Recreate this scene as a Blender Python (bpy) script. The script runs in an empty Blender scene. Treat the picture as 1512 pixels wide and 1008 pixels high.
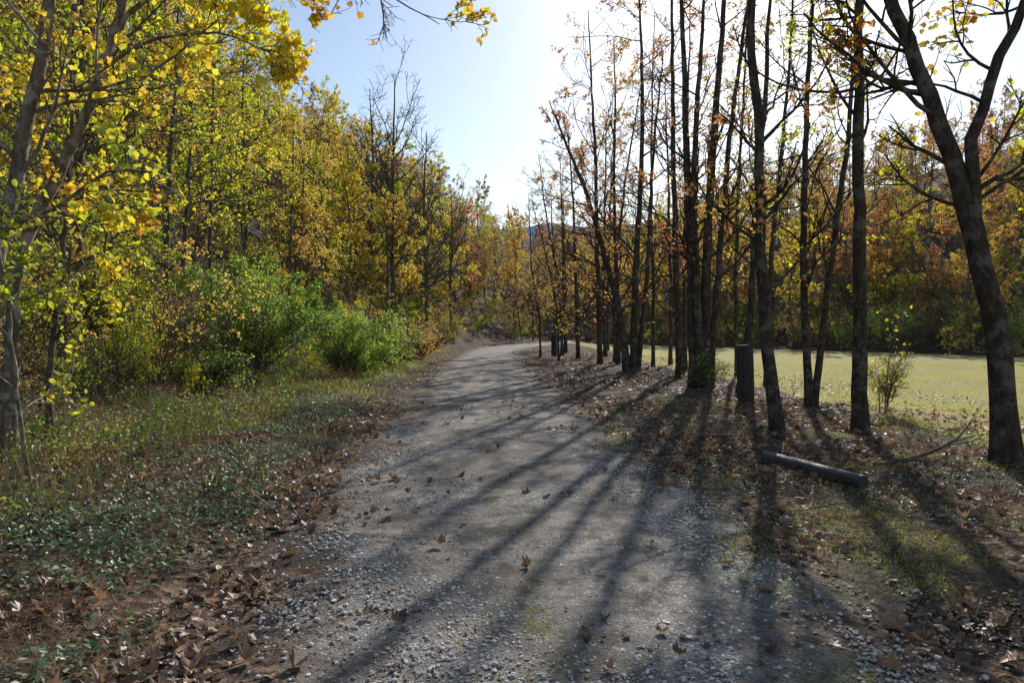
import bpy, math, time
import numpy as np
from mathutils import Vector
T0=time.time()
rng=np.random.default_rng(11)
scene=bpy.context.scene
YH=485.0; FP=1008.0; CH=1.6

# ---------------------------------------------------------------- helpers
def unit(a):
    return a/np.maximum(np.linalg.norm(a,axis=-1,keepdims=True),1e-9)
def _hash(ix,iy,seed):
    n=(ix.astype(np.int64)*374761393+iy.astype(np.int64)*668265263+seed*1442695041)&0xffffffff
    n=((n^(n>>13))*1274126177)&0xffffffff
    return ((n^(n>>16))&0xffff)/65535.0
def vnoise(x,y,s,seed=0):
    x=np.asarray(x,float)/s; y=np.asarray(y,float)/s
    ix=np.floor(x); iy=np.floor(y); fx=x-ix; fy=y-iy
    fx=fx*fx*(3-2*fx); fy=fy*fy*(3-2*fy)
    a=_hash(ix,iy,seed); b=_hash(ix+1,iy,seed); c=_hash(ix,iy+1,seed); d=_hash(ix+1,iy+1,seed)
    return (a*(1-fx)+b*fx)*(1-fy)+(c*(1-fx)+d*fx)*fy
def sstep(a,b,x):
    t=np.clip((x-a)/(b-a),0,1); return t*t*(3-2*t)

RY=[-10,3.05,4.36,7.3,10.1,13.4,20,32,46,57,70,82,92]
RL=[-1.1,-1.3,-1.45,-1.85,-1.95,-2.05,-2.4,-2.9,-3.1,-2.6,0.5,6,14]
RR=[1.9,1.9,1.9,1.7,1.6,1.35,.85,.2,.0,1.2,4.8,11,20]
def roadL(y): return np.interp(y,RY,RL)
def roadR(y): return np.interp(y,RY,RR)
def footx(y): return np.interp(y,[-60,50,65,80,100,150,300],[-5.0,-5.6,-4.5,0,5,11,14])

def H(x,y):
    x=np.asarray(x,float); y=np.asarray(y,float)
    d=np.maximum(0,footx(y)-x)
    hl=0.80*d*d/(d+3.0); hl=80*(1-np.exp(-hl/80))
    n=np.maximum(0,(x-40)*.857+(y-53)*.518)
    s=(x-40)*(-.518)+(y-53)*.857
    hr=.76*n*n/(n+24); cap=np.interp(s,[-50,0,60,150,300],[94,88,56,20,14])
    hr=cap*(1-np.exp(-hr/cap))
    f=-0.6*sstep(6.3,13,x)
    out=np.minimum(x-roadR(y), 99); outl=roadL(y)-x
    off=np.maximum(np.maximum(out,outl),0)
    m=sstep(0.15,1.2,off)
    bump=m*((vnoise(x,y,.9,3)-.35)*.10+(vnoise(x,y,.35,5)-.4)*.05+(vnoise(x,y,3.,6)-.4)*.15)*np.where(x>7,.45,1)
    berm=.10*np.exp(-((outl-1.3)/.7)**2)
    return np.maximum(hl,0)+hr+f+bump+berm

class MB:
    def __init__(s): s.V=[];s.n=0;s.F={3:[],4:[]};s.M={3:[],4:[]};s.S={3:[],4:[]};s.A=[]
    def add(s,V,F,mat=0,attr=0.0,smooth=False):
        V=np.asarray(V,float).reshape(-1,3); F=np.asarray(F,int); k=F.shape[-1]; F=F.reshape(-1,k)
        s.V.append(V); s.F[k].append(F+s.n); s.n+=len(V)
        s.M[k].append(np.full(len(F),mat)); s.S[k].append(np.full(len(F),smooth))
        a=np.broadcast_to(np.asarray(attr,float),(len(V),)) ; s.A.append(a)
    def mesh(s,name,mats):
        me=bpy.data.meshes.new(name)
        V=np.concatenate(s.V); loops=[];starts=[];M=[];S=[];off=0
        for k in (3,4):
            if s.F[k]:
                f=np.concatenate(s.F[k]); loops.append(f.ravel()); starts.append(off+np.arange(len(f))*k); off+=f.size
                M.append(np.concatenate(s.M[k])); S.append(np.concatenate(s.S[k]))
        loops=np.concatenate(loops);starts=np.concatenate(starts);M=np.concatenate(M);S=np.concatenate(S)
        me.vertices.add(len(V)); me.vertices.foreach_set('co',V.ravel().astype(np.float32))
        me.loops.add(len(loops)); me.loops.foreach_set('vertex_index',loops.astype(np.int32))
        me.polygons.add(len(starts)); me.polygons.foreach_set('loop_start',starts.astype(np.int32))
        me.polygons.foreach_set('material_index',M.astype(np.int32))
        me.update(calc_edges=True)
        me.polygons.foreach_set('use_smooth',S.astype(bool))
        at=me.attributes.new('rnd','FLOAT','POINT'); at.data.foreach_set('value',np.concatenate(s.A).astype(np.float32))
        for m in mats: me.materials.append(m)
        me.update()
        return me
def obj(name,me,parent=None,loc=None,rot=None,sc=None):
    o=bpy.data.objects.new(name,me); scene.collection.objects.link(o)
    if parent: o.parent=parent
    if loc is not None: o.location=loc
    if rot is not None: o.rotation_euler=rot
    if sc is not None: o.scale=sc
    return o

# ---------------------------------------------------------------- materials
def newmat(name):
    m=bpy.data.materials.new(name); m.use_nodes=True; nt=m.node_tree; nt.nodes.clear()
    return m,nt
def ramp(nt,fac,stops,interp='LINEAR'):
    r=nt.nodes.new('ShaderNodeValToRGB'); cr=r.color_ramp; cr.interpolation=interp
    while len(cr.elements)<len(stops): cr.elements.new(0.5)
    for e,(p,c) in zip(cr.elements,stops):
        e.position=p; e.color=(c[0],c[1],c[2],1) if hasattr(c,'__len__') else (c,c,c,1)
    nt.links.new(fac,r.inputs[0]); return r.outputs[0]
def noise(nt,co,scale,detail=3,rough=.6,out=0):
    n=nt.nodes.new('ShaderNodeTexNoise'); n.inputs['Scale'].default_value=scale; n.inputs['Detail'].default_value=detail
    n.inputs['Roughness'].default_value=rough; nt.links.new(co,n.inputs['Vector']); return n.outputs[out]
def mix(nt,f,a,b,bt='MIX'):
    n=nt.nodes.new('ShaderNodeMix'); n.data_type='RGBA'; n.blend_type=bt
    for s,v in ((0,f),(6,a),(7,b)):
        if isinstance(v,(int,float)): n.inputs[s].default_value=v
        elif isinstance(v,tuple): n.inputs[s].default_value=(*v,1)
        else: nt.links.new(v,n.inputs[s])
    return n.outputs[2]
def math_(nt,op,a,b=None,clamp=False):
    n=nt.nodes.new('ShaderNodeMath'); n.operation=op; n.use_clamp=clamp
    for i,v in enumerate((a,b)):
        if v is None: continue
        if isinstance(v,(int,float)): n.inputs[i].default_value=v
        else: nt.links.new(v,n.inputs[i])
    return n.outputs[0]
def attr(nt,name): 
    a=nt.nodes.new('ShaderNodeAttribute'); a.attribute_name=name; return a.outputs['Fac']
def out(nt,sh):
    o=nt.nodes.new('ShaderNodeOutputMaterial'); nt.links.new(sh,o.inputs[0])
def principled(nt,col,rough=.9,spec=.2,bump=None,bstr=.5,bdist=.02):
    p=nt.nodes.new('ShaderNodeBsdfPrincipled')
    if isinstance(col,tuple): p.inputs['Base Color'].default_value=(*col,1)
    else: nt.links.new(col,p.inputs['Base Color'])
    p.inputs['Roughness'].default_value=rough; p.inputs['Specular IOR Level'].default_value=spec
    if bump is not None:
        b=nt.nodes.new('ShaderNodeBump'); b.inputs['Strength'].default_value=bstr; b.inputs['Distance'].default_value=bdist
        nt.links.new(bump,b.inputs['Height']); nt.links.new(b.outputs[0],p.inputs['Normal'])
    return p.outputs[0]
def leafmat(name,stops,trans=.5,objvar=.35,tgain=1.7,gloss=.04):
    m,nt=newmat(name)
    oi=nt.nodes.new('ShaderNodeObjectInfo')
    v=math_(nt,'MULTIPLY',math_(nt,'SUBTRACT',oi.outputs['Random'],.5),objvar)
    f=math_(nt,'ADD',attr(nt,'rnd'),v,True)
    c=ramp(nt,f,stops)
    d=nt.nodes.new('ShaderNodeBsdfDiffuse'); nt.links.new(c,d.inputs[0])
    t=nt.nodes.new('ShaderNodeBsdfTranslucent')
    nt.links.new(mix(nt,1.0,c,(tgain,tgain,tgain*.75),'MULTIPLY'),t.inputs[0])
    ms=nt.nodes.new('ShaderNodeMixShader'); ms.inputs[0].default_value=trans
    nt.links.new(d.outputs[0],ms.inputs[1]); nt.links.new(t.outputs[0],ms.inputs[2])
    gl=nt.nodes.new('ShaderNodeBsdfGlossy'); gl.inputs['Roughness'].default_value=.45
    m2=nt.nodes.new('ShaderNodeMixShader'); m2.inputs[0].default_value=gloss
    nt.links.new(ms.outputs[0],m2.inputs[1]); nt.links.new(gl.outputs[0],m2.inputs[2])
    out(nt,m2.outputs[0]); return m
YG=[(0,(.14,.22,.02)),(.35,(.36,.43,.03)),(.65,(.64,.58,.05)),(.85,(.66,.46,.05)),(1,(.46,.21,.04))]
GO=[(0,(.36,.36,.06)),(.35,(.58,.47,.09)),(.65,(.55,.35,.09)),(.85,(.42,.23,.08)),(1,(.26,.15,.08))]
OR=[(0,(.48,.40,.09)),(.3,(.58,.34,.12)),(.6,(.52,.23,.12)),(.85,(.44,.15,.11)),(1,(.24,.12,.08))]
BR=[(0,(.40,.35,.14)),(.4,(.44,.31,.14)),(.7,(.34,.21,.12)),(1,(.18,.12,.08))]
GR=[(0,(.05,.11,.02)),(.4,(.15,.26,.035)),(.75,(.29,.41,.06)),(1,(.48,.50,.16))]
m_yg=leafmat('leaf_yellow_green',YG); m_go=leafmat('leaf_gold',GO); m_or=leafmat('leaf_orange',OR)
m_br=leafmat('leaf_brown',BR,trans=.45); m_gr=leafmat('leaf_green',GR,trans=.46,objvar=.15,tgain=1.8)
m_cover=leafmat('leaf_groundcover',[(0,(.04,.09,.03)),(.5,(.11,.19,.07)),(.8,(.25,.33,.17)),(1,(.52,.56,.38))],trans=.3,tgain=1.2,gloss=.08)
m_weed=leafmat('leaf_weed',[(0,(.06,.12,.02)),(.35,(.15,.22,.04)),(.65,(.34,.35,.07)),(.85,(.40,.25,.10)),(1,(.26,.13,.07))],trans=.45,tgain=1.6,gloss=.06)
m_fall=leafmat('leaf_fallen',[(0,(.05,.03,.02)),(.3,(.13,.075,.05)),(.6,(.27,.155,.09)),(.85,(.45,.30,.19)),(1,(.38,.13,.06))],trans=.28,tgain=1.3,gloss=.07)
m_straw=leafmat('dry_straw',[(0,(.10,.05,.03)),(.5,(.28,.16,.08)),(1,(.48,.35,.18))],trans=.25,tgain=1.2)
m_grass=leafmat('grass_blade',[(0,(.09,.14,.03)),(.5,(.25,.29,.05)),(.8,(.48,.43,.11)),(1,(.62,.49,.25))],trans=.45,tgain=1.5)

def barkmat(name,c1,c2,c3,sc=1.0):
    m,nt=newmat(name); tc=nt.nodes.new('ShaderNodeTexCoord'); mp=nt.nodes.new('ShaderNodeMapping')
    mp.inputs['Scale'].default_value=(22*sc,22*sc,5*sc); nt.links.new(tc.outputs['Object'],mp.inputs[0])
    n1=noise(nt,mp.outputs[0],1.0,5,.7); n2=noise(nt,tc.outputs['Object'],5,4,.7)
    c=ramp(nt,n1,[(.3,c1),(.6,c2)]); lich=ramp(nt,n2,[(.5,0),(.6,1)])
    c=mix(nt,math_(nt,'MULTIPLY',lich,.6),c,c3)
    out(nt,principled(nt,c,.95,.15,n1,1,.05)); return m
m_bark=barkmat('bark_dark',(.022,.016,.012),(.095,.07,.054),(.20,.18,.15))
m_barkf=barkmat('bark_grey',(.05,.04,.033),(.15,.125,.10),(.26,.23,.20))
m_barkp=barkmat('bark_pale',(.07,.055,.042),(.23,.18,.14),(.50,.46,.40),.6)

def littercol(nt,co):
    n=noise(nt,co,.9,4,.65); n3=noise(nt,co,40,2,.6)
    v=nt.nodes.new('ShaderNodeTexVoronoi'); v.inputs['Scale'].default_value=19; nt.links.new(co,v.inputs['Vector'])
    sep=nt.nodes.new('ShaderNodeSeparateColor'); nt.links.new(v.outputs['Color'],sep.inputs[0])
    c=ramp(nt,sep.outputs[0],[(0,(.03,.02,.014)),(.35,(.08,.052,.036)),(.7,(.18,.115,.072)),(.92,(.30,.21,.14)),(1,(.28,.12,.07))])
    soil=ramp(nt,n3,[(.3,(.025,.02,.015)),(.7,(.10,.08,.06))])
    c=mix(nt,ramp(nt,n,[(.42,0),(.6,1)]),soil,c)
    h=math_(nt,'ADD',math_(nt,'MULTIPLY',v.outputs['Distance'],1.0),n3)
    return c,h
# ground
m_ground,nt=newmat('ground_litter_grass'); tc=nt.nodes.new('ShaderNodeTexCoord'); co=tc.outputs['Object']
lc,lh=littercol(nt,co)
g1=noise(nt,co,.35,5,.7); g2=noise(nt,co,14,4,.75)
gc=ramp(nt,g2,[(.3,(.17,.18,.045)),(.5,(.37,.36,.08)),(.72,(.56,.50,.17))])
gd=ramp(nt,g2,[(.3,(.22,.14,.08)),(.7,(.56,.42,.25))])
gc=mix(nt,ramp(nt,g1,[(.40,0),(.60,.85)]),gc,gd)
fm=math_(nt,'ADD',attr(nt,'rnd'),math_(nt,'MULTIPLY',math_(nt,'SUBTRACT',noise(nt,co,1.1,4,.7),.5),1.4))
fm=ramp(nt,fm,[(.42,0),(.58,1)])
out(nt,principled(nt,mix(nt,fm,lc,gc),.95,.1,math_(nt,'ADD',lh,g2),.7,.025))
# road
m_road,nt=newmat('gravel'); tc=nt.nodes.new('ShaderNodeTexCoord'); co=tc.outputs['Object']
lc,lh=littercol(nt,co)
v=nt.nodes.new('ShaderNodeTexVoronoi'); v.inputs['Scale'].default_value=48; v.inputs['Randomness'].default_value=1; nt.links.new(co,v.inputs['Vector'])
sep=nt.nodes.new('ShaderNodeSeparateColor'); nt.links.new(v.outputs['Color'],sep.inputs[0])
fine=noise(nt,co,120,3,.7); big=noise(nt,co,.9,5,.65); mid=noise(nt,co,6,6,.8)
dirt=ramp(nt,fine,[(.25,(.15,.128,.105)),(.75,(.48,.43,.37))])
st=ramp(nt,sep.outputs[0],[(0,(.22,.20,.175)),(.5,(.54,.505,.455)),(1,(.82,.785,.73))])
smask=ramp(nt,math_(nt,'ADD',sep.outputs[1],math_(nt,'MULTIPLY',math_(nt,'SUBTRACT',mid,.5),2.6)),[(.38,0),(.46,1)])
sm2=ramp(nt,v.outputs['Distance'],[(.35,1),(.5,0)])
sm=math_(nt,'MULTIPLY',smask,sm2)
c=mix(nt,sm,dirt,st)
c=mix(nt,ramp(nt,mid,[(.47,.0),(.59,.8)]),c,(.11,.088,.07))
c=mix(nt,ramp(nt,big,[(.44,.0),(.57,.65)]),c,(.12,.098,.078))
v3=nt.nodes.new('ShaderNodeTexVoronoi'); v3.inputs['Scale'].default_value=26; nt.links.new(co,v3.inputs['Vector'])
s3=nt.nodes.new('ShaderNodeSeparateColor'); nt.links.new(v3.outputs['Color'],s3.inputs[0])
bits=math_(nt,'MULTIPLY',ramp(nt,s3.outputs[0],[(.80,0),(.82,1)]),ramp(nt,v3.outputs['Distance'],[(.25,1),(.4,0)]))
c=mix(nt,math_(nt,'MULTIPLY',bits,.85),c,(.10,.056,.037))
mo=math_(nt,'ADD',attr(nt,'moss'),math_(nt,'MULTIPLY',math_(nt,'SUBTRACT',mid,.5),2.4))
mo=ramp(nt,mo,[(.5,0),(.72,.75)])
c=mix(nt,mo,c,ramp(nt,fine,[(.3,(.05,.055,.02)),(.7,(.20,.19,.07))]))
e=math_(nt,'ADD',attr(nt,'rnd'),math_(nt,'MULTIPLY',math_(nt,'SUBTRACT',noise(nt,co,2.2,6,.75),.5),2.0))
em=ramp(nt,e,[(.34,0),(.60,1)])
c=mix(nt,em,c,lc)
h=math_(nt,'ADD',math_(nt,'MULTIPLY',sm,math_(nt,'SUBTRACT',.6,v.outputs['Distance'])),math_(nt,'ADD',math_(nt,'MULTIPLY',fine,.5),math_(nt,'MULTIPLY',mid,1.3)))
out(nt,principled(nt,c,.85,.2,h,1,.02))

m_stone,nt=newmat('stone'); c=ramp(nt,attr(nt,'rnd'),[(0,(.20,.18,.16)),(.5,(.46,.425,.385)),(1,(.78,.745,.69))])
out(nt,principled(nt,c,.85,.2))
m_wood,nt=newmat('weathered_wood'); tc=nt.nodes.new('ShaderNodeTexCoord'); mp=nt.nodes.new('ShaderNodeMapping'); mp.inputs['Scale'].default_value=(30,30,3)
nt.links.new(tc.outputs['Object'],mp.inputs[0]); n1=noise(nt,mp.outputs[0],1,4,.7)
out(nt,principled(nt,ramp(nt,n1,[(.3,(.02,.018,.015)),(.7,(.085,.075,.062))]),.85,.3,n1,.8,.02))
m_tar,nt=newmat('dark_painted_wood'); tc=nt.nodes.new('ShaderNodeTexCoord'); mp=nt.nodes.new('ShaderNodeMapping'); mp.inputs['Scale'].default_value=(30,30,3)
nt.links.new(tc.outputs['Object'],mp.inputs[0]); n1=noise(nt,mp.outputs[0],1,4,.7)
out(nt,principled(nt,ramp(nt,n1,[(.3,(.02,.024,.026)),(.7,(.07,.075,.075))]),.5,.5,n1,.6,.01))
m_hill,nt=newmat('haze_tinted_forest_hill'); tc=nt.nodes.new('ShaderNodeTexCoord'); n1=noise(nt,tc.outputs['Object'],.06,5,.7)
out(nt,principled(nt,ramp(nt,n1,[(.3,(.15,.19,.27)),(.7,(.27,.30,.36))]),1,0))  # aerial haze painted into the base colour as a blue-grey tint

# ---------------------------------------------------------------- ground
u=np.linspace(-1,1,420); xs=np.sinh(u*5.2)/np.sinh(5.2)*900
vv=np.linspace(0,1,460); ys=-14+np.sinh(vv*5.0)/np.sinh(5.0)*2400
X,Y=np.meshgrid(xs,ys); Z=H(X,Y)
fieldm=sstep(5.2,7.8,X)*(1-sstep(-3,1,(X-40)*.857+(Y-53)*.518))
nx=len(xs);ny=len(ys); idx=np.arange(nx*ny).reshape(ny,nx)
F=np.stack([idx[:-1,:-1],idx[:-1,1:],idx[1:,1:],idx[1:,:-1]],-1).reshape(-1,4)
mb=MB(); mb.add(np.stack([X,Y,Z],-1),F,0,fieldm.ravel(),True); obj('ground',mb.mesh('ground',[m_ground]))
# road
ys=np.concatenate([np.arange(-8,20,.12),np.arange(20,92,.4)]); t=np.linspace(0,1,41)
L=roadL(ys)-.35+ (vnoise(ys,ys*0,.7,9)-.5)*.5; R=roadR(ys)+.45+(vnoise(ys,ys*0+5,.7,10)-.5)*.6
X=L[:,None]+(R-L)[:,None]*t; Y=np.repeat(ys[:,None],41,1)
edge=np.clip(1-np.minimum(t,1-t)/.28,0,1)[None,:]*np.ones_like(X)
def cenx(y): return .5*(roadL(y)+roadR(y))-.10
def mossn(x,y,s,sd): return np.maximum(vnoise(x,y,s,sd), np.where((y<6.0)&(y>3.4),.52+.5*(vnoise(x,y,.5,77)-.5),0))
moss=np.exp(-((X-cenx(Y))/.26)**2)*sstep(.3,.6,mossn(X,Y,1.3,21))*.55*np.clip(1.3-Y/18,.15,1)+.5*np.exp(-((X-1.6)/.35)**2)*sstep(.35,.65,vnoise(X,Y,.9,23))*(Y<12)
prof=.03*np.sin(np.pi*t)[None,:]**.5
base=H(X,Y)
Z=base+.008+prof*(vnoise(X,Y,.5,2)*.6+.7)
nx=41;ny=len(ys); idx=np.arange(nx*ny).reshape(ny,nx)
F=np.stack([idx[:-1,:-1],idx[:-1,1:],idx[1:,1:],idx[1:,:-1]],-1).reshape(-1,4)
mb=MB(); mb.add(np.stack([X,Y,Z],-1),F,0,edge.ravel(),True); me=mb.mesh('gravel_road',[m_road])
at=me.attributes.new('moss','FLOAT','POINT'); at.data.foreach_set('value',moss.ravel().astype(np.float32)); obj('gravel_road',me)

# ---------------------------------------------------------------- batches
def tubes(mb,P,R,sides,mat=0,lump=0):
    Nn,K,_=P.shape
    T=unit(np.gradient(P,axis=1)); mean=unit(P[:,-1]-P[:,0])
    ref=np.where(np.abs(mean[:,2:3])>.75,np.array([[1.,0.13,0]]),np.array([[0.1,0.05,1.]]))[:,None,:]
    U=unit(np.cross(T,np.broadcast_to(ref,T.shape))); W=np.cross(T,U)
    a=np.arange(sides)/sides*2*np.pi
    RR_=R[:,:,None]*np.ones(sides)
    if lump: RR_=RR_*(1+rng.normal(0,lump,RR_.shape))
    V=P[:,:,None,:]+RR_[...,None]*(np.cos(a)[:,None]*U[:,:,None,:]+np.sin(a)[:,None]*W[:,:,None,:])
    b=(np.arange(Nn)*K*sides)[:,None,None]; k=(np.arange(K-1)*sides)[None,:,None]; s=np.arange(sides)[None,None,:]; s2=(s+1)%sides
    F=np.stack([b+k+s,b+k+s2,b+k+sides+s2,b+k+sides+s],-1).reshape(-1,4)
    mb.add(V,F,mat,.5,True)
def grow(S,D,L,nseg,wander,up):
    P=np.empty((len(S),nseg+1,3)); P[:,0]=S; d=unit(D)
    for i in range(nseg):
        d=d+rng.normal(0,wander,d.shape); d[:,2]+=up; d=unit(d); P[:,i+1]=P[:,i]+d*(L/nseg)[:,None]
    return P
def kids(P,R,Lp,k,f0,f1,ang,ratio,taper=.5,rr=.6):
    Nn,K,_=P.shape; idx=np.repeat(np.arange(Nn),k); f=rng.uniform(f0,f1,len(idx))
    g=f*(K-1); i=np.minimum(g.astype(int),K-2); w=(g-i)[:,None]
    p=P[idx,i]*(1-w)+P[idx,i+1]*w; t=unit(P[idx,i+1]-P[idx,i]); r=R[idx,i]*(1-w[:,0])+R[idx,i+1]*w[:,0]
    q=unit(np.cross(t,rng.normal(0,1,t.shape))); a=rng.normal(ang,.18,len(idx))[:,None]
    D=np.cos(a)*t+np.sin(a)*q
    L=Lp[idx]*ratio*(1-taper*f)*rng.uniform(.6,1.25,len(idx))
    return p,D,L,r*rr
DIA=(np.array([[0,0,0],[.36,.45,.10],[0,1,0],[-.36,.45,.10]]),np.array([[0,1,2],[0,2,3]]))
ol=[(0,0),(.25,-.04),(.52,.14),(.40,.30),(.60,.58),(.36,.62),(.22,.82),(0,1.02)]
pts=ol+[(-x,y) for x,y in ol[1:-1][::-1]]
lv=np.array([[0,.4,0]]+[[x,y,.22*abs(x)-.12*(y-.4)**2] for x,y in pts]); k=len(pts)
LOB=(lv,np.array([[0,1+i,1+(i+1)%k] for i in range(k)]))
OVL=(np.array([[0,0,0],[.26,.25,.05],[.28,.6,.05],[0,1,-.05],[-.28,.6,.05],[-.26,.25,.05]]),np.array([[0,1,2,3],[0,3,4,5]]))
def leaves(mb,C,size,tmpl,mat,rnd,flat=.0,droop=.3,curl=0.):
    n=len(C); 
    if n==0: return
    Yd=rng.normal(0,1,(n,3)); Yd[:,2]=Yd[:,2]*(1-flat)-droop; Yd=unit(Yd)
    Zd=rng.normal(0,1,(n,3))*(1-flat)+np.array([0,0,.4+flat*2]); Xd=unit(np.cross(Yd,Zd)); Zd=np.cross(Xd,Yd)
    V,F=tmpl; s=np.broadcast_to(size,(n,))[:,None,None]*1.0
    VV=np.repeat(V[None],n,0).copy()
    if curl: 
        c=rng.uniform(-curl,curl*1.6,(n,1)); VV[:,:,2]+=c*(VV[:,:,0]**2*3+ (VV[:,:,1]-.5)**2*1.5)
        VV[:,:,2]+=rng.normal(0,.05*min(1,curl*2),VV.shape[:2])
    W=C[:,None,:]+s*(VV[:,:,0:1]*Xd[:,None]+VV[:,:,1:2]*Yd[:,None]+VV[:,:,2:3]*Zd[:,None])
    Fa=(F[None]+(np.arange(n)*len(V))[:,None,None]).reshape(-1,F.shape[1])
    mb.add(W,Fa,mat,np.repeat(np.clip(rnd,0,1),len(V)))

def tree(stems,limbs=14,limbL=.33,k2=6,k3=5,f0=.35,ang=1.0,lsize=.1,nleaf=6000,tmpl=DIA,mats=None,up1=.08,rtwig=.006,sub=.45,name='tree',sides=9,lump=.03,leafzmin=0,cl=.25,base_rnd=.5,spread=.22,lr=.5):
    mb=MB(); PS=[];DS=[];LS=[];RS=[]
    for pts,r0,r1 in stems:
        pts=np.asarray(pts,float); 
        seg=np.concatenate([[0],np.cumsum(np.linalg.norm(np.diff(pts,axis=0),axis=1))]); Ls=seg[-1]
        K=26; s=np.linspace(0,1,K)**1.15*Ls
        P=np.stack([np.interp(s,seg,pts[:,i]) for i in range(3)],-1)
        for _ in range(3): P[1:-1]=(P[:-2]+2*P[1:-1]+P[2:])/4
        P[1:-1,:2]+=rng.normal(0,.014,(K-2,2))*np.minimum(1,s[1:-1]/2)[:,None]
        r=r1+(r0-r1)*(1-s/Ls)**.8; r=r*(1+.45*np.exp(-s/.22))
        P[0,2]-=.15
        tubes(mb,P[None],r[None],sides+3,0,lump)
        n=max(3,int(limbs*rng.uniform(.85,1.15)))
        p,D,L,rr=kids(P[None],r[None],np.array([Ls]),n,f0,.99,ang,limbL,.55,lr)
        PS.append(p);DS.append(D);LS.append(L);RS.append(rr)
    S=np.concatenate(PS);D=np.concatenate(DS);L=np.concatenate(LS);R0=np.concatenate(RS)
    P1=grow(S,D,L,7,.13,up1); R1=R0[:,None]*np.linspace(1,.25,8)[None]+rtwig*.6
    tubes(mb,P1,R1,5)
    p,D,L2,r=kids(P1,R1,L,k2,.15,1,.75,sub,.3,.65)
    L2=np.maximum(L2,.25)
    P2=grow(p,D,L2,5,.16,.03); R2=r[:,None]*np.linspace(1,.35,6)+rtwig*.3; tubes(mb,P2,R2,4)
    p,D,L3,r=kids(P2,R2,L2,k3,.15,1,.7,.55,.3,.7); L3=np.maximum(L3,.15)
    P3=grow(p,D,L3,3,.2,.02); R3=np.minimum(r,rtwig)[:,None]*np.linspace(1,.5,4)+.0012; tubes(mb,P3,R3,3)
    nt3=len(P3); w=vnoise(P3[:,1,0]+P3[:,1,2]*.7,P3[:,1,1]+P3[:,1,2]*.5,.9+.25,int(rng.integers(1000)))
    w=np.clip((w-cl)/(1-cl),0,1)**1.3*(P3[:,1,2]>leafzmin); w=w/w.sum()
    t=rng.choice(nt3,nleaf,p=w); f=rng.uniform(.15,1,nleaf)*3; i=np.minimum(f.astype(int),2); q=(f-i)[:,None]
    C=P3[t,i]*(1-q)+P3[t,i+1]*q+rng.normal(0,lsize*.4,(nleaf,3))
    rb=vnoise(P3[:,1,0],P3[:,1,1]+P3[:,1,2],1.5,int(rng.integers(1000)))
    rnd=base_rnd+(rb[t]-.5)*.6+rng.normal(0,spread*.6,nleaf)
    leaves(mb,C,rng.uniform(.65,1.25,nleaf)*lsize,tmpl,1,rnd,0,.35)
    return mb.mesh(name,mats)

def px(x,y,d):   # photo reading -> world position at depth d
    return np.array([(x-756)/FP*d,d,CH-(y-YH)/FP*d])

# ---------------------------------------------------------------- right row trees
def rowtree(name,base,tops,r0,mats,**kw):
    bx,by=base; bz=float(H(bx,by)); st=[]
    for tp in tops:
        sc=tp[0] if isinstance(tp[0],(int,float)) else 1; pl=tp[1:] if isinstance(tp[0],(int,float)) else tp
        pts=[(pl[0][0],pl[0][1],0)] if len(pl[0])==2 else [(0,0,0)]
        pl2=pl[1:] if len(pl[0])==2 else pl
        pts+= [tuple(q) for q in pl2]
        st.append((pts,r0*sc,.015))
    me=tree(st,mats=mats,name=name,**kw)
    return obj(name,me,loc=(bx,by,bz))
P_=dict(limbs=20,limbL=.22,k2=5,k3=4,f0=.26,lsize=.068,nleaf=700,tmpl=OVL,up1=.06,lr=.34,cl=.35,rtwig=.004)
def rel(base,lst):
    d=base[1]; z0=float(H(*base)); o=[]
    for (x,y,dd) in lst:
        p=px(x,y,d+dd); o.append((p[0]-base[0],dd,p[2]-z0))
    return o
b=(5.75,7.9)
t1=rel(b,[(1475,500,0),(1440,360,0),(1405,240,.1),(1372,150,.1),(1335,60,.2),(1305,0,.2),(1260,-130,.3),(1230,-330,.4)])
t2=rel(b,[(1475,500,0),(1440,360,0),(1428,270,0),(1432,180,-.1),(1465,100,-.2),(1500,30,-.2),(1540,-80,-.3),(1560,-260,-.3)])
rowtree('maple_tree',b,[[1,*t1],[.72,*t2]],.145,[m_bark,m_yg],limbs=13,limbL=.25,k2=5,k3=4,f0=.4,lsize=.075,nleaf=800,tmpl=LOB,base_rnd=.7,lr=.30,cl=.35)
b=(5.32,10.4)
rowtree('sweetgum_tree',b,[rel(b,[(1268,400,0),(1263,200,0),(1262,0,0),(1262,-200,0),(1258,-420,0)])],.112,[m_bark,m_yg],**{**P_,'nleaf':1300})
b=(5.85,13.4)
rowtree('sweetgum_tree',b,[rel(b,[(1185,400,0),(1187,200,0),(1195,0,0),(1200,-200,0)]),[.9,(.12,.1)]+rel(b,[(1225,400,.2),(1248,220,.3),(1262,60,.4),(1268,-120,.5)])],.08,[m_bark,m_yg],**{**P_,'nleaf':1900,'base_rnd':.55})
b=(3.72,9.5)
rowtree('sweetgum_tree',b,[rel(b,[(1138,560,0),(1122,400,0),(1118,300,0),(1120,180,0),(1108,60,0),(1106,-100,.1),(1100,-350,.2)])],.092,[m_bark,m_or],**{**P_,'base_rnd':.35})
b=(4.9,17.6)
rowtree('maple_tree',b,[[.9,(-.2,0)]+rel(b,[(1020,400,0),(1012,200,0),(1004,0,0),(1000,-180,0)]),
   [1,(0.05,0)]+rel(b,[(1042,400,0),(1052,200,.1),(1068,0,.2),(1080,-180,.3)]),[.7,(.25,.2)]+rel(b,[(1060,400,.3),(1075,200,.5),(1100,20,.8),(1125,-120,1)]),[.8,(-.05,-.2)]+rel(b,[(1028,420,-.2),(1022,260,-.2),(1034,60,-.2),(1040,-100,0)])],.145,[m_bark,m_or],**{**P_,'limbs':13,'nleaf':2000})
b=(5.3,21.5)
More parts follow.
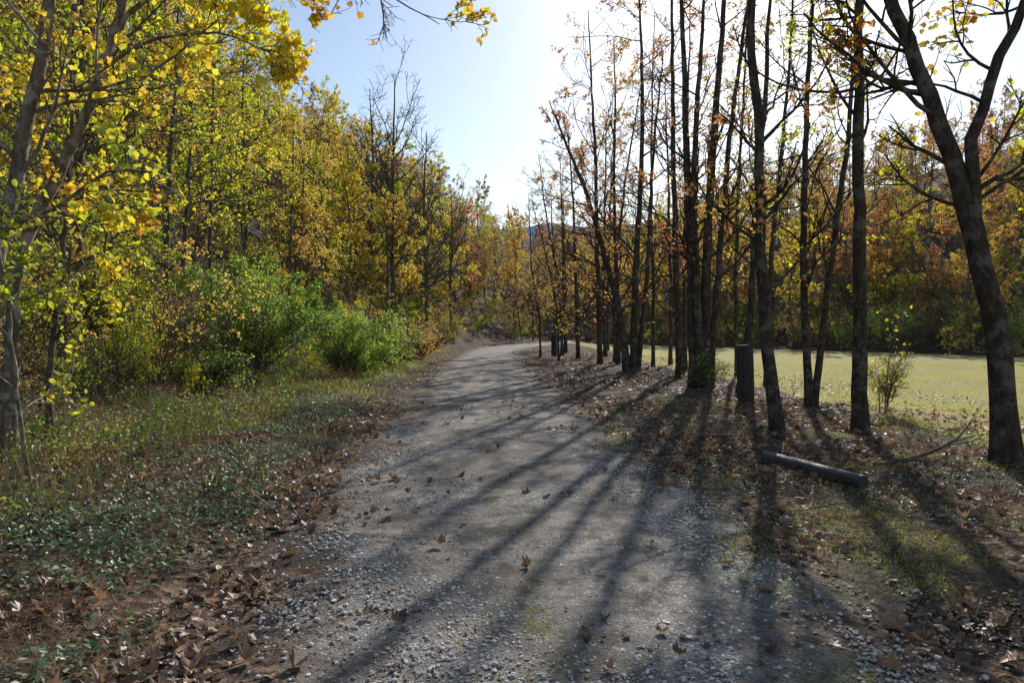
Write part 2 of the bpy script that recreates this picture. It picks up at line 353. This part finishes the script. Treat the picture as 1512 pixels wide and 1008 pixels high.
rowtree('maple_tree',b,[rel(b,[(998,400,0),(992,200,0),(990,0,0),(988,-120,0)])],.12,[m_bark,m_or],**{**P_,'nleaf':1200})
b=(5.2,15.6)
rowtree('maple_tree',b,[rel(b,[(1108,480,0),(1112,330,0),(1125,180,0),(1135,0,0),(1138,-150,0)])],.09,[m_bark,m_go],**{**P_,'nleaf':1100})
b=(4.3,24.8)
rowtree('maple_tree',b,[[1,(-.1,0)]+rel(b,[(915,460,0),(893,380,0),(868,290,0),(838,220,0),(810,150,0)]),[.9,(.1,0)]+rel(b,[(938,400,0),(948,200,0),(945,60,0),(940,-60,0)]),[.7,(.3,.2)]+rel(b,[(955,420,0),(962,240,0),(978,80,0)])],.15,[m_bark,m_or],**{**P_,'nleaf':3000,'lsize':.09,'limbs':16,'base_rnd':.5,'rtwig':.006,'limbL':.28})
defs=[((3.75,29),[(882,400,0),(880,260,0),(872,120,0),(868,20,0)],.12,m_or),
((4.6,29.5),[(912,420,0),(905,300,0),(908,160,0),(905,60,0)],.11,m_or),
((3.4,35),[(850,420,0),(846,300,0),(838,190,0)],.11,m_or),
((2.3,33.5),[(822,450,0),(800,350,0),(785,300,0)],.06,m_br),
((1.5,36),[(797,470,0),(785,400,0),(782,330,0),(780,290,0)],.06,m_br),
((3.3,42),[(832,420,0),(830,320,0),(826,230,0)],.11,m_br),
((5.2,38),[(890,420,0),(893,300,0),(895,160,0)],.11,m_or),
((6.6,26),[(1010,420,0),(1012,250,0),(1016,100,0),(1016,0,0)],.09,m_br),
((7.2,31),[(990,420,0),(985,250,0),(980,100,0)],.09,m_go),
((4.1,52),[(835,420,0),(832,320,0),(830,250,0)],.12,m_or),
((3.1,49),[(818,430,0),(815,340,0),(813,270,0)],.11,m_br),
((6.3,45),[(897,420,0),(900,300,0),(905,190,0)],.11,m_go),
((5.0,33),[(905,420,0),(925,250,0),(950,100,0)],.10,m_or),
((6.0,29),[(965,420,0),(960,300,0),(962,120,0),(965,20,0)],.08,m_br),
((2.9,39.5),[(826,420,0),(806,320,0),(795,230,0)],.09,m_or),
((7.6,23),[(1085,420,0),(1090,250,0),(1098,100,0),(1100,-30,0)],.08,m_go),
((6.9,18.5),[(1135,420,0),(1150,250,0),(1165,60,0),(1170,-80,0)],.075,m_yg)]
for b,l,r,m in defs:
    l=rel(b,l); rowtree('young_maple_tree' if r<.09 else 'maple_tree',b,[l],r,[m_bark,m],**{**P_,'nleaf':1400 if r>=.1 else 750,'lsize':.10,'limbs':20,'f0':.15,'base_rnd':.45,'limbL':.27,'rtwig':.006})
for b,m in (((9.4,9.6),m_or),((7.4,3.6),m_yg),((11.5,12.5),m_or)):
    rowtree('maple_tree',b,[[(0.1,.1,3),(-.1,.2,7),(0,.3,11),(.2,.3,14)]],.12,[m_bark,m],**{**P_,'f0':.4})
print('row',time.time()-T0)

# ---------------------------------------------------------------- left near trees
def free(name,b,stems,r,mats,**kw):
    z0=float(H(*b)); st=[]
    for it in stems:
        sc,l=it[0],it[1]
        st.append((([(0,0,0)] if len(it)<3 else [])+rel(b,l),r*sc,.015 if len(it)<3 else .004))
    return obj(name,tree(st,mats=mats,name=name,**kw),loc=(b[0],b[1],z0))
LP=dict(limbs=18,limbL=.34,k2=7,k3=5,f0=.2,lsize=.082,nleaf=6500,up1=.02,cl=.25,lr=.3)
b=(-5.7,7.2); free('sycamore_tree',b,[(1,[(0,350,0),(35,220,0),(60,100,0),(85,0,0),(110,-200,0),(120,-400,0)])],.10,[m_barkp,m_yg],**{**LP,'tmpl':LOB,'f0':.35,'base_rnd':.74,'nleaf':2400,'k2':6,'k3':4,'lsize':.075})
b=(-5.9,8.0); free('sycamore_tree',b,[(1,[(20,400,0),(70,290,0),(125,190,0),(160,100,0),(190,0,0),(240,-180,0),(270,-350,0)]),
  (.3,[(178,40,0),(260,-30,-.2),(380,-60,-.4),(500,-45,-.6),(590,5,-.7),(650,40,-.8)],1),(.25,[(160,100,0),(230,60,-.3),(330,50,-.5),(420,90,-.7)],1)],.085,[m_barkp,m_yg],**{**LP,'tmpl':LOB,'f0':.3,'base_rnd':.84,'nleaf':3200,'k2':6,'k3':4,'lsize':.066,'limbs':14,'limbL':.3})
b=(-6.1,9.0); free('young_tree',b,[(1,[(70,560,0),(92,400,0),(105,250,.2),(110,100,.3)])],.045,[m_barkf,m_yg],**{**LP,'nleaf':1800,'base_rnd':.45,'tmpl':OVL})
b=(-4.75,6.7); free('sapling_tree',b,[(1,[(22,560,0),(12,460,0),(2,380,0),(-20,250,0)])],.02,[m_barkp,m_yg],**{**LP,'nleaf':350,'limbs':10,'base_rnd':.6,'tmpl':OVL})
for b,h,m,br,nl in (((-7.6,11.5),9,m_yg,.42,5000),((-9.2,14.5),10,m_yg,.42,7500),((-8.9,17.5),9,m_yg,.45,5000),((-9.8,11.5),12,m_go,.35,6000),((-10.4,21.5),10,m_yg,.40,8000),((-9.3,28.5),9,m_go,.35,6000),((-11.5,18),13,m_yg,.55,8000),((-11.5,26),12,m_yg,.55,8000)):
    dx,dy=rng.uniform(0.1,.9),rng.uniform(-.5,.5)
    rowtree('tulip_tree',b,[[(dx*.2,0,h*.25),(dx*.6,dy*.5,h*.6),(dx,dy,h)]],.075,[m_barkf,m],**{**LP,'nleaf':nl,'tmpl':OVL,'base_rnd':br,'limbL':.4,'limbs':22})
print('left',time.time()-T0)

# ---------------------------------------------------------------- forest templates
shapes=[];tall=[]
for i in range(7):
    h=rng.uniform(12,16); w=rng.normal(0,.8,4); hi=i>=5
    st=[([(0,0,0),(w[0]*.4,w[1]*.4,h*.4),(w[0],w[1],h*.75),(w[2],w[3],h)],.12,.02)]
    me=tree(st,limbs=30 if not hi else 22,limbL=.27,k2=6,k3=3,f0=.12 if not hi else .36,lsize=.15,nleaf=5000 if not hi else 3600,tmpl=DIA,mats=[m_barkf,m_go],rtwig=.010,sides=6,lump=0,name='forest_tree_%d'%i,cl=.25,up1=.07,lr=.4)
    (tall if hi else shapes).append(me)
bare=[tree([([(0,0,0),(.2,0,5),(.1,.2,10),(0,0,15)],.17,.02)],limbs=26,limbL=.40,k2=7,k3=5,f0=.3,lsize=.12,nleaf=100,tmpl=DIA,mats=[m_barkf,m_br],rtwig=.010,up1=.16,sides=6,lump=0,name='bare_tree_mesh')]
under=[]
for i in range(3):
    st=[([(0,0,0),(rng.normal(0,.3),rng.normal(0,.3),1.2),(rng.normal(0,.9),rng.normal(0,.9),rng.uniform(2.2,3.6))],.018,.004) for _ in range(6)]
    under.append(tree(st,limbs=9,limbL=.5,k2=5,k3=4,f0=.1,lsize=.08,nleaf=2000,tmpl=DIA,mats=[m_barkf,m_br],sides=4,lump=0,rtwig=.004,name='under_%d'%i,cl=.2))
def variants(meshes,mats):
    o=[]
    for me in meshes:
        row=[]
        for m in mats:
            c=me.copy(); c.materials[1]=m; row.append(c)
        o.append(row)
    return o
SV=variants(shapes,[m_yg,m_go,m_or,m_br]); TV=variants(tall,[m_yg,m_go,m_or,m_br]); UV=variants(under,[m_yg,m_go,m_br,m_gr])
def empty(n):
    e=bpy.data.objects.new(n,None); scene.collection.objects.link(e); return e
def scatter(name,pts,table,probs,smin,smax,tilt=.05,e=None):
    e=e or empty(name)
    for (x,y) in pts:
        r=table[rng.integers(len(table))]; me=r[rng.choice(len(r),p=probs)]
        s=rng.uniform(smin,smax)
        obj('plant' if name=='undergrowth' else 'tree',me,e,(x,y,float(H(x,y))-.1),(rng.normal(0,tilt),rng.normal(0,tilt),rng.uniform(0,6.28)),(s,s,s*rng.uniform(.9,1.15)))
    return e
def jgrid(x0,x1,y0,y1,st,cond):
    xs=np.arange(x0,x1,st); ys=np.arange(y0,y1,st); X,Y=np.meshgrid(xs,ys); X=X.ravel()+rng.uniform(-.45,.45,X.size)*st; Y=Y.ravel()+rng.uniform(-.45,.45,Y.size)*st
    k=cond(X,Y); return np.stack([X[k],Y[k]],1)
pL=jgrid(-55,20,8,75,3.9,lambda x,y:(x<footx(y)-2.5-(y<32)*4.2-(y<45)*1)&(x>-.82*y-5))
E=scatter('hillside_forest',pL,SV,[.34,.36,.10,.20],.62,.95,.07)
pL2=jgrid(-100,22,75,180,6.3,lambda x,y:(x<footx(y)+3)&(x>-.75*y)&(footx(y)-x<50))
scatter('hillside_forest',pL2,SV,[.14,.42,.14,.30],.8,1.1,e=E)
nn=lambda x,y:(x-40)*.857+(y-53)*.518
pR=jgrid(10,130,30,170,4.4,lambda x,y:(nn(x,y)>0)&(nn(x,y)<18)&(x/y<.85)&(x/y>.09)&(y<170))
e=scatter('valley_forest',pR,TV,[.14,.38,.28,.20],.7,1.0)
pR=jgrid(10,130,30,170,5.2,lambda x,y:(nn(x,y)>14)&(nn(x,y)<72)&(x/y<.85)&(x/y>.09)&(y<170))
scatter('valley_forest',pR,SV,[.14,.40,.30,.16],.7,1.0,e=e)
clear=lambda x,y:~((x>-9.6)&(y>14.5)&(y<23.5))
pU=jgrid(-30,20,6,110,2.5,lambda x,y:(x<footx(y)-.9)&(x>-.85*y-1.5)&(footx(y)-x<np.where(y>60,18,12))&clear(x,y))
e=scatter('undergrowth',pU,UV,[.40,.18,.30,.12],.4,.85,.12)
pU2=jgrid(-14,-5,7,22,1.7,lambda x,y:(x<footx(y)-.9)&(x>-.85*y-.5)&clear(x,y))
scatter('undergrowth',pU2,UV,[.5,.15,.28,.07],.25,.55,.15,e=e)
pU4=jgrid(-12,-5.2,12,24,1.3,lambda x,y:(x<footx(y)-.3)&(x>-.8*y))
scatter('undergrowth',pU4,UV,[.5,.05,.2,.25],.15,.32,.2,e=e)
pU3=jgrid(8,70,30,110,3.0,lambda x,y:(nn(x,y)>-2.0)&(nn(x,y)<20)&(x/y<.85)&(x/y>.1))
scatter('undergrowth',pU3,UV,[.12,.15,.38,.35],.7,1.25,.1,e=e)
for x,y,s in ((-8.2,48,1.2),(-6.6,53,1.1),(-12,58,1.2),(-5.9,66,1.0)):
    obj('bare_tree',bare[0],loc=(x,y,float(H(x,y))-.1),rot=(0,0,rng.uniform(0,6)),sc=(s,s,s))
print('forest',time.time()-T0,len(pL),len(pL2),len(pR),len(pU))

# ---------------------------------------------------------------- bushes
def bush(name,x,y,w,h,mat,nl,ls,br,n=26):
    st=[]
    for _ in range(n):
        a=rng.uniform(0,6.28); q=rng.uniform(.1,1)**.6; hh=h*(1-.45*q*q)*rng.uniform(.6,1.15)
        st.append(([(0.1*math.cos(a),.1*math.sin(a),0),(w*.25*q*math.cos(a),w*.25*q*math.sin(a),hh*.5),(w*.5*q*math.cos(a),w*.5*q*math.sin(a),hh)],.013 if n>10 else .008,.003))
    me=tree(st,limbs=9,limbL=.40,k2=5,k3=4,f0=.1,ang=.7,lsize=ls,nleaf=nl,tmpl=DIA,mats=[m_barkf,mat],sides=3,lump=0,rtwig=.003,name=name,cl=.1,base_rnd=br,spread=.4)
    obj(name,me,loc=(x,y,float(H(x,y))))
bush('honeysuckle_bush',-6.9,18.6,4.8,3.0,m_gr,26000,.062,.5,36)
bush('honeysuckle_bush',-5.0,21.0,2.8,2.3,m_gr,14000,.062,.6,30)
bush('honeysuckle_bush',-4.9,26.0,2.8,2.2,m_gr,9000,.07,.9)
bush('goldenrod_bush',-4.9,30.5,2.4,2.2,m_br,5000,.07,.05)
bush('sumac_bush',-4.8,34,2.0,1.6,m_or,4000,.08,.5)
bush('sumac_bush',-4.9,40,2.4,1.5,m_or,5000,.09,.3)
bush('viburnum_bush',-8.8,15.2,2.6,1.9,m_yg,6000,.06,.2,20)
bush('viburnum_bush',-6.4,14.4,1.8,.9,m_gr,3000,.05,.6,16)
bush('privet_sapling',6.7,12.4,.9,1.8,m_yg,200,.07,.35,4)
bush('privet_sapling',4.7,16.6,.8,1.1,m_gr,350,.06,.6,6)

# ---------------------------------------------------------------- ground cover / leaves / grass / stones
def samp(n,x0,x1,y0,y1,pw=1.0):
    return rng.uniform(x0,x1,n), y0+(y1-y0)*rng.uniform(0,1,n)**pw
def edge_d(x,y): return np.maximum(roadL(y)-x, x-roadR(y))
mb=MB(); x,y=samp(20000,-13,-2.5,4,30,1.2); e=roadL(y)-x
pr=sstep(1.4,3.2,e)*np.clip(vnoise(x,y,1.3,91)*3-1.0,0,1)*(x>-.85*y-1)
k=rng.uniform(0,1,len(x))<pr; x,y=x[k],y[k]; n=len(x)
hh=(.10+.8*vnoise(x,y,1.1,92)**2*rng.uniform(.3,1,n)*1.4)*sstep(3,9,y)*.95+.05
D=rng.normal(0,.4,(n,3)); D[:,2]=1; P=grow(np.stack([x,y,H(x,y)],1),D,hh,4,.18,.02); tubes(mb,P,np.full((n,1),.0022)*np.linspace(1.3,.5,5),3,0)
t=np.repeat(np.arange(n),10); f=rng.uniform(.25,1,len(t))*4; i=np.minimum(f.astype(int),3); q=(f-i)[:,None]
C=P[t,i]*(1-q)+P[t,i+1]*q+rng.normal(0,.03,(len(t),3))
cr=vnoise(C[:,0],C[:,1],.8,93)
leaves(mb,C,rng.uniform(.025,.065,len(t)),OVL,1,.42+(cr-.5)*1.0+rng.normal(0,.16,len(t)),.3,.15,.2)
obj('weeds',mb.mesh('weeds',[m_straw,m_weed]))
mb=MB()
x,y=samp(95000,-9,10,1.6,14,1.6); e=edge_d(x,y)
pr=np.where(e<0,.018+.24*np.exp(e/.3),1.0)*np.clip(vnoise(x,y,.7,31)*1.9-.45,.08,1)
pr=pr*np.where(x>7.0,.35,1)
k=rng.uniform(0,1,len(x))<pr; x,y=x[k],y[k]
leaves(mb,np.stack([x,y,H(x,y)+rng.uniform(.015,.05,len(x))],1),.025+.07*rng.uniform(0,1,len(x))**2.2,LOB,0,rng.beta(2,2,len(x)),.76,0,.55)
# crumbled fragments on the road
x,y=samp(11000,-2,3,1.8,16,1.5); k=rng.uniform(0,1,len(x))<np.clip(vnoise(x,y,.6,36)*3-1.0,.08,1); x,y=x[k],y[k]
leaves(mb,np.stack([x,y,H(x,y)+.038],1),rng.uniform(.008,.026,len(x)),OVL,0,rng.beta(2,2.5,len(x))*.8,.85,0,.5)
cx,cy=samp(46,-1.7,2.2,2.4,16,1.2); ii=(rng.uniform(0,1,260)**1.6*46).astype(int); x=cx[ii]+rng.normal(0,.2,260); y=cy[ii]+rng.normal(0,.09,260)
leaves(mb,np.stack([x,y,H(x,y)+.045],1),rng.uniform(.025,.07,260),LOB,0,rng.beta(2,2,260)*.75,.85,0,.7)
x,y=samp(60000,-9,14,10,48,1.4); e=edge_d(x,y)
pr=np.where(e<0,.05+.12*np.exp(e/.2),1.0)*np.clip(vnoise(x,y,1.2,32)*1.6-.3,.1,1)*np.where(x>6.5,.4,1)
k=rng.uniform(0,1,len(x))<pr; x,y=x[k],y[k]
leaves(mb,np.stack([x,y,H(x,y)+rng.uniform(.01,.05,len(x))],1),rng.uniform(.06,.12,len(x)),OVL,0,rng.beta(2,2,len(x)),.7,0,.4)
obj('fallen_leaves',mb.mesh('fallen_leaves',[m_fall]))
mb=MB()
x,y=samp(260000,-10,-1,1.4,20,1.6); e=roadL(y)-x
pr=sstep(.2,1.0,e)*np.clip(vnoise(x,y,.8,41)*2.6-.65,0,1)*(.35+.65*np.clip(vnoise(x,y,.2,42)*2-.4,0,1))
k=rng.uniform(0,1,len(x))<pr; x,y=x[k],y[k]
leaves(mb,np.stack([x,y,H(x,y)+rng.uniform(.02,.12,len(x))],1),rng.uniform(.018,.048,len(x)),OVL,0,rng.beta(2,2,len(x)),.5,0,.3)
x,y=samp(40000,1.7,7,1.6,14,1.4); e=x-roadR(y); k=(vnoise(x,y,.6,45)>.58)&(e>0); x,y=x[k],y[k]
leaves(mb,np.stack([x,y,H(x,y)+rng.uniform(.01,.06,len(x))],1),rng.uniform(.015,.032,len(x)),OVL,0,rng.beta(2,2,len(x)),.6,0,.3)
obj('groundcover_plants',mb.mesh('groundcover',[m_cover]))
def blades(mb,x,y,h,w,lean,rnd,mat=0,dz=0.):
    n=len(x); z=H(x,y)+dz; a=rng.uniform(0,6.28,n); l=rng.normal(0,lean,(n,2))
    B=np.stack([x,y,z],1); s=np.stack([np.cos(a),np.sin(a),a*0],1)*(w/2)[:,None]
    mid=B+np.stack([l[:,0]*h*.4,l[:,1]*h*.4,h*.6],1); tip=B+np.stack([l[:,0]*h*1.2,l[:,1]*h*1.2,h*np.clip(1-.4*np.hypot(l[:,0],l[:,1]),.15,1)],1)
    V=np.stack([B-s,B+s,mid+s*.7,mid-s*.7,tip],1); b=(np.arange(n)*5)[:,None]
    base=mb.n
    mb.add(V,b+np.array([[0,1,2,3]]),mat,np.repeat(rnd,5))
    F=(b+np.array([[3,2,4]])); mb.F[3].append(F+base); mb.M[3].append(np.full(n,mat)); mb.S[3].append(np.full(n,False))
mb=MB()
x,y=samp(80000,5.6,34,8,42,1.2); k=(rng.uniform(0,1,len(x))<np.clip(vnoise(x,y,1.3,51)*2-.3,.1,1)*sstep(5.6,7.5,x))&(x/y<.95); x,y=x[k],y[k]
blades(mb,x,y,rng.uniform(.04,.12,len(x)),rng.uniform(.006,.016,len(x)),.5,rng.beta(3,2,len(x)))
x,y=samp(260000,-1.2,2.6,2,14,1.5)
pr=.5*np.exp(-((x-cenx(y))/.22)**2)*np.clip(mossn(x,y,.7,52)*4-1.9,0,1)*np.clip(vnoise(x,y,.15,59)*4-1.6,0,1)+.5*np.exp(-((x-1.7)/.4)**2)*np.clip(vnoise(x,y,.5,57)*4-2.2,0,1)
k=rng.uniform(0,1,len(x))<pr; x,y=x[k],y[k]
blades(mb,x,y,rng.uniform(.012,.042,len(x)),rng.uniform(.002,.005,len(x)),.9,rng.beta(2,2.5,len(x)),0,.028)
x,y=samp(110000,1.5,7,2,16,1.5); pr=np.clip(vnoise(x,y,.6,53)*4-2.1,0,1)*.7*(x>roadR(y))
k=rng.uniform(0,1,len(x))<pr; x,y=x[k],y[k]
blades(mb,x,y,rng.uniform(.03,.08,len(x)),rng.uniform(.003,.006,len(x)),.9,rng.beta(2,2.5,len(x)))
x,y=samp(60000,-7,-1.5,6,45,1.2); e=roadL(y)-x; pr=np.exp(-((e-1.9)/.9)**2)*np.clip(vnoise(x,y,1.1,54)*2.5-.8,0,1)
k=rng.uniform(0,1,len(x))<pr; x,y=x[k],y[k]
blades(mb,x,y,rng.uniform(.08,.3,len(x)),rng.uniform(.004,.009,len(x)),.5,rng.beta(2,2,len(x)))
obj('grass',mb.mesh('grass',[m_grass]))
mb=MB()
x,y=samp(110000,-7,-1,1.5,18,1.3); e=roadL(y)-x; pr=np.exp(-((e-1.1)/.5)**2)*np.clip(vnoise(x,y,.8,61)*3-.8,0,1)
k=rng.uniform(0,1,len(x))<pr; x,y=x[k],y[k]
blades(mb,x,y,rng.uniform(.05,.13,len(x)),rng.uniform(.002,.004,len(x)),1.6,rng.beta(2,2,len(x)))
x,y=samp(12000,-12,-3,5,24,1.2); e=roadL(y)-x; k=e>1.6; x,y=x[k],y[k]
blades(mb,x,y,rng.uniform(.2,.8,len(x)),rng.uniform(.003,.006,len(x)),.35,rng.beta(2,2,len(x)))
x,y=samp(14000,2,7,3,14,1.2); e=x-roadR(y); k=(e>.6)&(vnoise(x,y,.7,66)>.45); x,y=x[k],y[k]
blades(mb,x,y,rng.uniform(.05,.2,len(x)),rng.uniform(.002,.004,len(x)),1.0,rng.beta(2,2,len(x)))
obj('dry_grass',mb.mesh('dry_grass',[m_straw]))
# stones
ico=[];ph=(1+5**.5)/2
for a,b_ in ((-1,ph),(1,ph),(-1,-ph),(1,-ph)): ico.append((a,b_,0))
for a,b_ in ((-1,ph),(1,ph),(-1,-ph),(1,-ph)): ico.append((0,a,b_))
for a,b_ in ((-1,ph),(1,ph),(-1,-ph),(1,-ph)): ico.append((b_,0,a))
ico=unit(np.array(ico)); IF=np.array([(0,11,5),(0,5,1),(0,1,7),(0,7,10),(0,10,11),(1,5,9),(5,11,4),(11,10,2),(10,7,6),(7,1,8),(3,9,4),(3,4,2),(3,2,6),(3,6,8),(3,8,9),(4,9,5),(2,4,11),(6,2,10),(8,6,7),(9,8,1)])
mb=MB(); x,y=samp(110000,-2.2,3.0,1.6,11,1.8); e=edge_d(x,y)
pr=np.where(e<-.1,1,np.exp(-(e+.1)/.25)*.5)*np.clip(vnoise(x,y,.45,71)*2.6-.75,.10,1)*(1-.7*np.exp(-((x-cenx(y))/.3)**2))
k=rng.uniform(0,1,len(x))<pr; x,y=x[k],y[k]; n=len(x)
s=.003+.013*rng.uniform(0,1,n)**3; sc=s[:,None,None]*rng.uniform(.6,1.3,(n,1,3))*np.array([1,1,.6])*rng.uniform(.8,1.2,(n,12,1))
a=rng.uniform(0,6.28,n); V=ico[None]*sc; ca,sa=np.cos(a)[:,None],np.sin(a)[:,None]
V=np.stack([V[...,0]*ca-V[...,1]*sa,V[...,0]*sa+V[...,1]*ca,V[...,2]],-1)+np.stack([x,y,H(x,y)+.034],1)[:,None]
mb.add(V,(IF[None]+(np.arange(n)*12)[:,None,None]).reshape(-1,3),0,np.repeat(rng.beta(2,2,n),12)); obj('gravel_stones',mb.mesh('gravel_stones',[m_stone]))

# ---------------------------------------------------------------- posts, log, branches
def revolve(name,prof,sides,mat,jit=.0):
    mb=MB(); a=np.arange(sides)/sides*2*np.pi; pr=np.array(prof)
    V=np.stack([pr[:,0:1]*np.cos(a),pr[:,0:1]*np.sin(a),np.repeat(pr[:,1:2],sides,1)],-1)
    V[...,:2]*=1+rng.normal(0,jit,(len(pr),sides,1))
    K=len(pr); k=(np.arange(K-1)*sides)[:,None]; s=np.arange(sides)[None]; s2=(s+1)%sides
    mb.add(V,np.stack([k+s,k+s2,k+sides+s2,k+sides+s],-1).reshape(-1,4),0,.5,False)
    return mb.mesh(name,[mat])
def post(x,y,h,r):
    prof=[(0.001,-.3),(r,-.3),(r,0),(r*.99,h*.3),(r*1.01,h*.6),(r,h*.9),(r*.97,h-.02),(r*.9,h),(r*.5,h+.005),(.001,h+.006)]
    obj('wooden_post',revolve('wooden_post',prof,18,m_wood,.012),loc=(x,y,float(H(x,y))),rot=(.02,.03,rng.uniform(0,6)))
post(4.78,13.9,1.2,.165); post(2.35,38,1.2,.16)
p0=px(1132,684,7.75); p1=px(1278,722,6.6)
a=np.array([p0[0],p0[1]]); b2=np.array([p1[0],p1[1]]); Ln=float(np.linalg.norm(b2-a)); r=.072
prof=[(.001,0),(r*.5,.001),(r*.9,.0),(r,.012),(r*1.01,Ln*.3),(r*.99,Ln*.7),(r,Ln-.012),(r*.9,Ln),(r*.5,Ln-.002),(.001,Ln-.003)]
me=revolve('fallen_post',prof,22,m_tar,.008)
tt=np.linspace(0,1,40); zz=H(a[0]+(b2[0]-a[0])*tt,a[1]+(b2[1]-a[1])*tt)      # rest the post on the high spots of the ground
lin=np.polyfit(tt,zz,1); lift=float(np.max(zz-np.polyval(lin,tt)))
A=Vector((a[0],a[1],float(lin[1])+lift*.5+.075)); B=Vector((b2[0],b2[1],float(lin[0]+lin[1])+lift*.5+.075))
o=obj('fallen_post',me,loc=A); o.rotation_mode='QUATERNION'; o.rotation_quaternion=(B-A).to_track_quat('Z','Y')
mb=MB()
P=np.array([[[4.1,7.7,.06],[4.5,7.8,.09],[4.9,7.95,.16],[5.35,8.2,.27],[5.8,8.6,.42]]]); R=np.array([[.03,.027,.022,.016,.006]])
tubes(mb,P,R,7,0,.05); p,D,L,r=kids(P,R,np.array([1.8]),9,.2,1,.7,.3,.3,.6); Pk=grow(p,D,L,4,.15,0); tubes(mb,Pk,r[:,None]*np.linspace(1,.4,5),4)
obj('fallen_branch',mb.mesh('fallen_branch',[m_barkf]))
mb=MB(); x,y=samp(900,-6,7,2,14,1.2); k=edge_d(x,y)>0; x,y=x[k],y[k]
D=rng.normal(0,1,(len(x),3)); D[:,2]=0.08; P=grow(np.stack([x,y,H(x,y)+.03],1),D,rng.uniform(.15,.7,len(x)),4,.15,0); P[...,2]=np.maximum(P[...,2],H(P[...,0],P[...,1])+.02)
tubes(mb,P,np.full((len(x),1),.003)*np.linspace(1.2,.5,5),4); obj('fallen_twigs',mb.mesh('fallen_twigs',[m_barkf]))

# distant hills
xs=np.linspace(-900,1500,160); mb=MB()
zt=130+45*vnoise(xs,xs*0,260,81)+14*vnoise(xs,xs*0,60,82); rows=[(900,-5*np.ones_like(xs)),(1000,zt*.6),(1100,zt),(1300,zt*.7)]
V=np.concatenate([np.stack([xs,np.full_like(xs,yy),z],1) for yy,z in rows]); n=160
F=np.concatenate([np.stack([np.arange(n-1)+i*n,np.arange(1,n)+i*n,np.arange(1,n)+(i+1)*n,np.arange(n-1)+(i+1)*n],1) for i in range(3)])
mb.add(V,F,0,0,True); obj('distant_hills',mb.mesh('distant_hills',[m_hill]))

# ---------------------------------------------------------------- light, sky, camera
el=math.radians(32); az=math.radians(19.4)
w=bpy.data.worlds.new('World'); scene.world=w; w.use_nodes=True; nt=w.node_tree; nt.nodes.clear()
sk=nt.nodes.new('ShaderNodeTexSky'); sk.sky_type='NISHITA'; sk.sun_disc=False; sk.sun_elevation=el; sk.sun_rotation=az; sk.air_density=1.1; sk.dust_density=.6; sk.ozone_density=1.2
bg=nt.nodes.new('ShaderNodeBackground'); bg.inputs[1].default_value=.14; wo=nt.nodes.new('ShaderNodeOutputWorld')
nt.links.new(sk.outputs[0],bg.inputs[0]); nt.links.new(bg.outputs[0],wo.inputs[0])
l=bpy.data.lights.new('sun','SUN'); l.energy=5; l.angle=math.radians(.5); l.color=(1,.96,.9)
d=Vector((math.sin(az)*math.cos(el),math.cos(az)*math.cos(el),math.sin(el)))
so=bpy.data.objects.new('sun',l); scene.collection.objects.link(so); so.rotation_euler=(-d).to_track_quat('-Z','Y').to_euler(); so.location=d*100
cam=bpy.data.cameras.new('camera'); cam.lens=24; cam.sensor_width=36; cam.clip_end=6000; cam.clip_start=.05
co=bpy.data.objects.new('camera',cam); scene.collection.objects.link(co); co.location=(0,0,CH); co.rotation_euler=(math.radians(90-1.08),0,0)
scene.camera=co
scene.view_settings.view_transform='Standard'; scene.view_settings.look='None'; scene.view_settings.exposure=0
print('done',time.time()-T0,'polys',sum(len(m.polygons) for m in bpy.data.meshes))
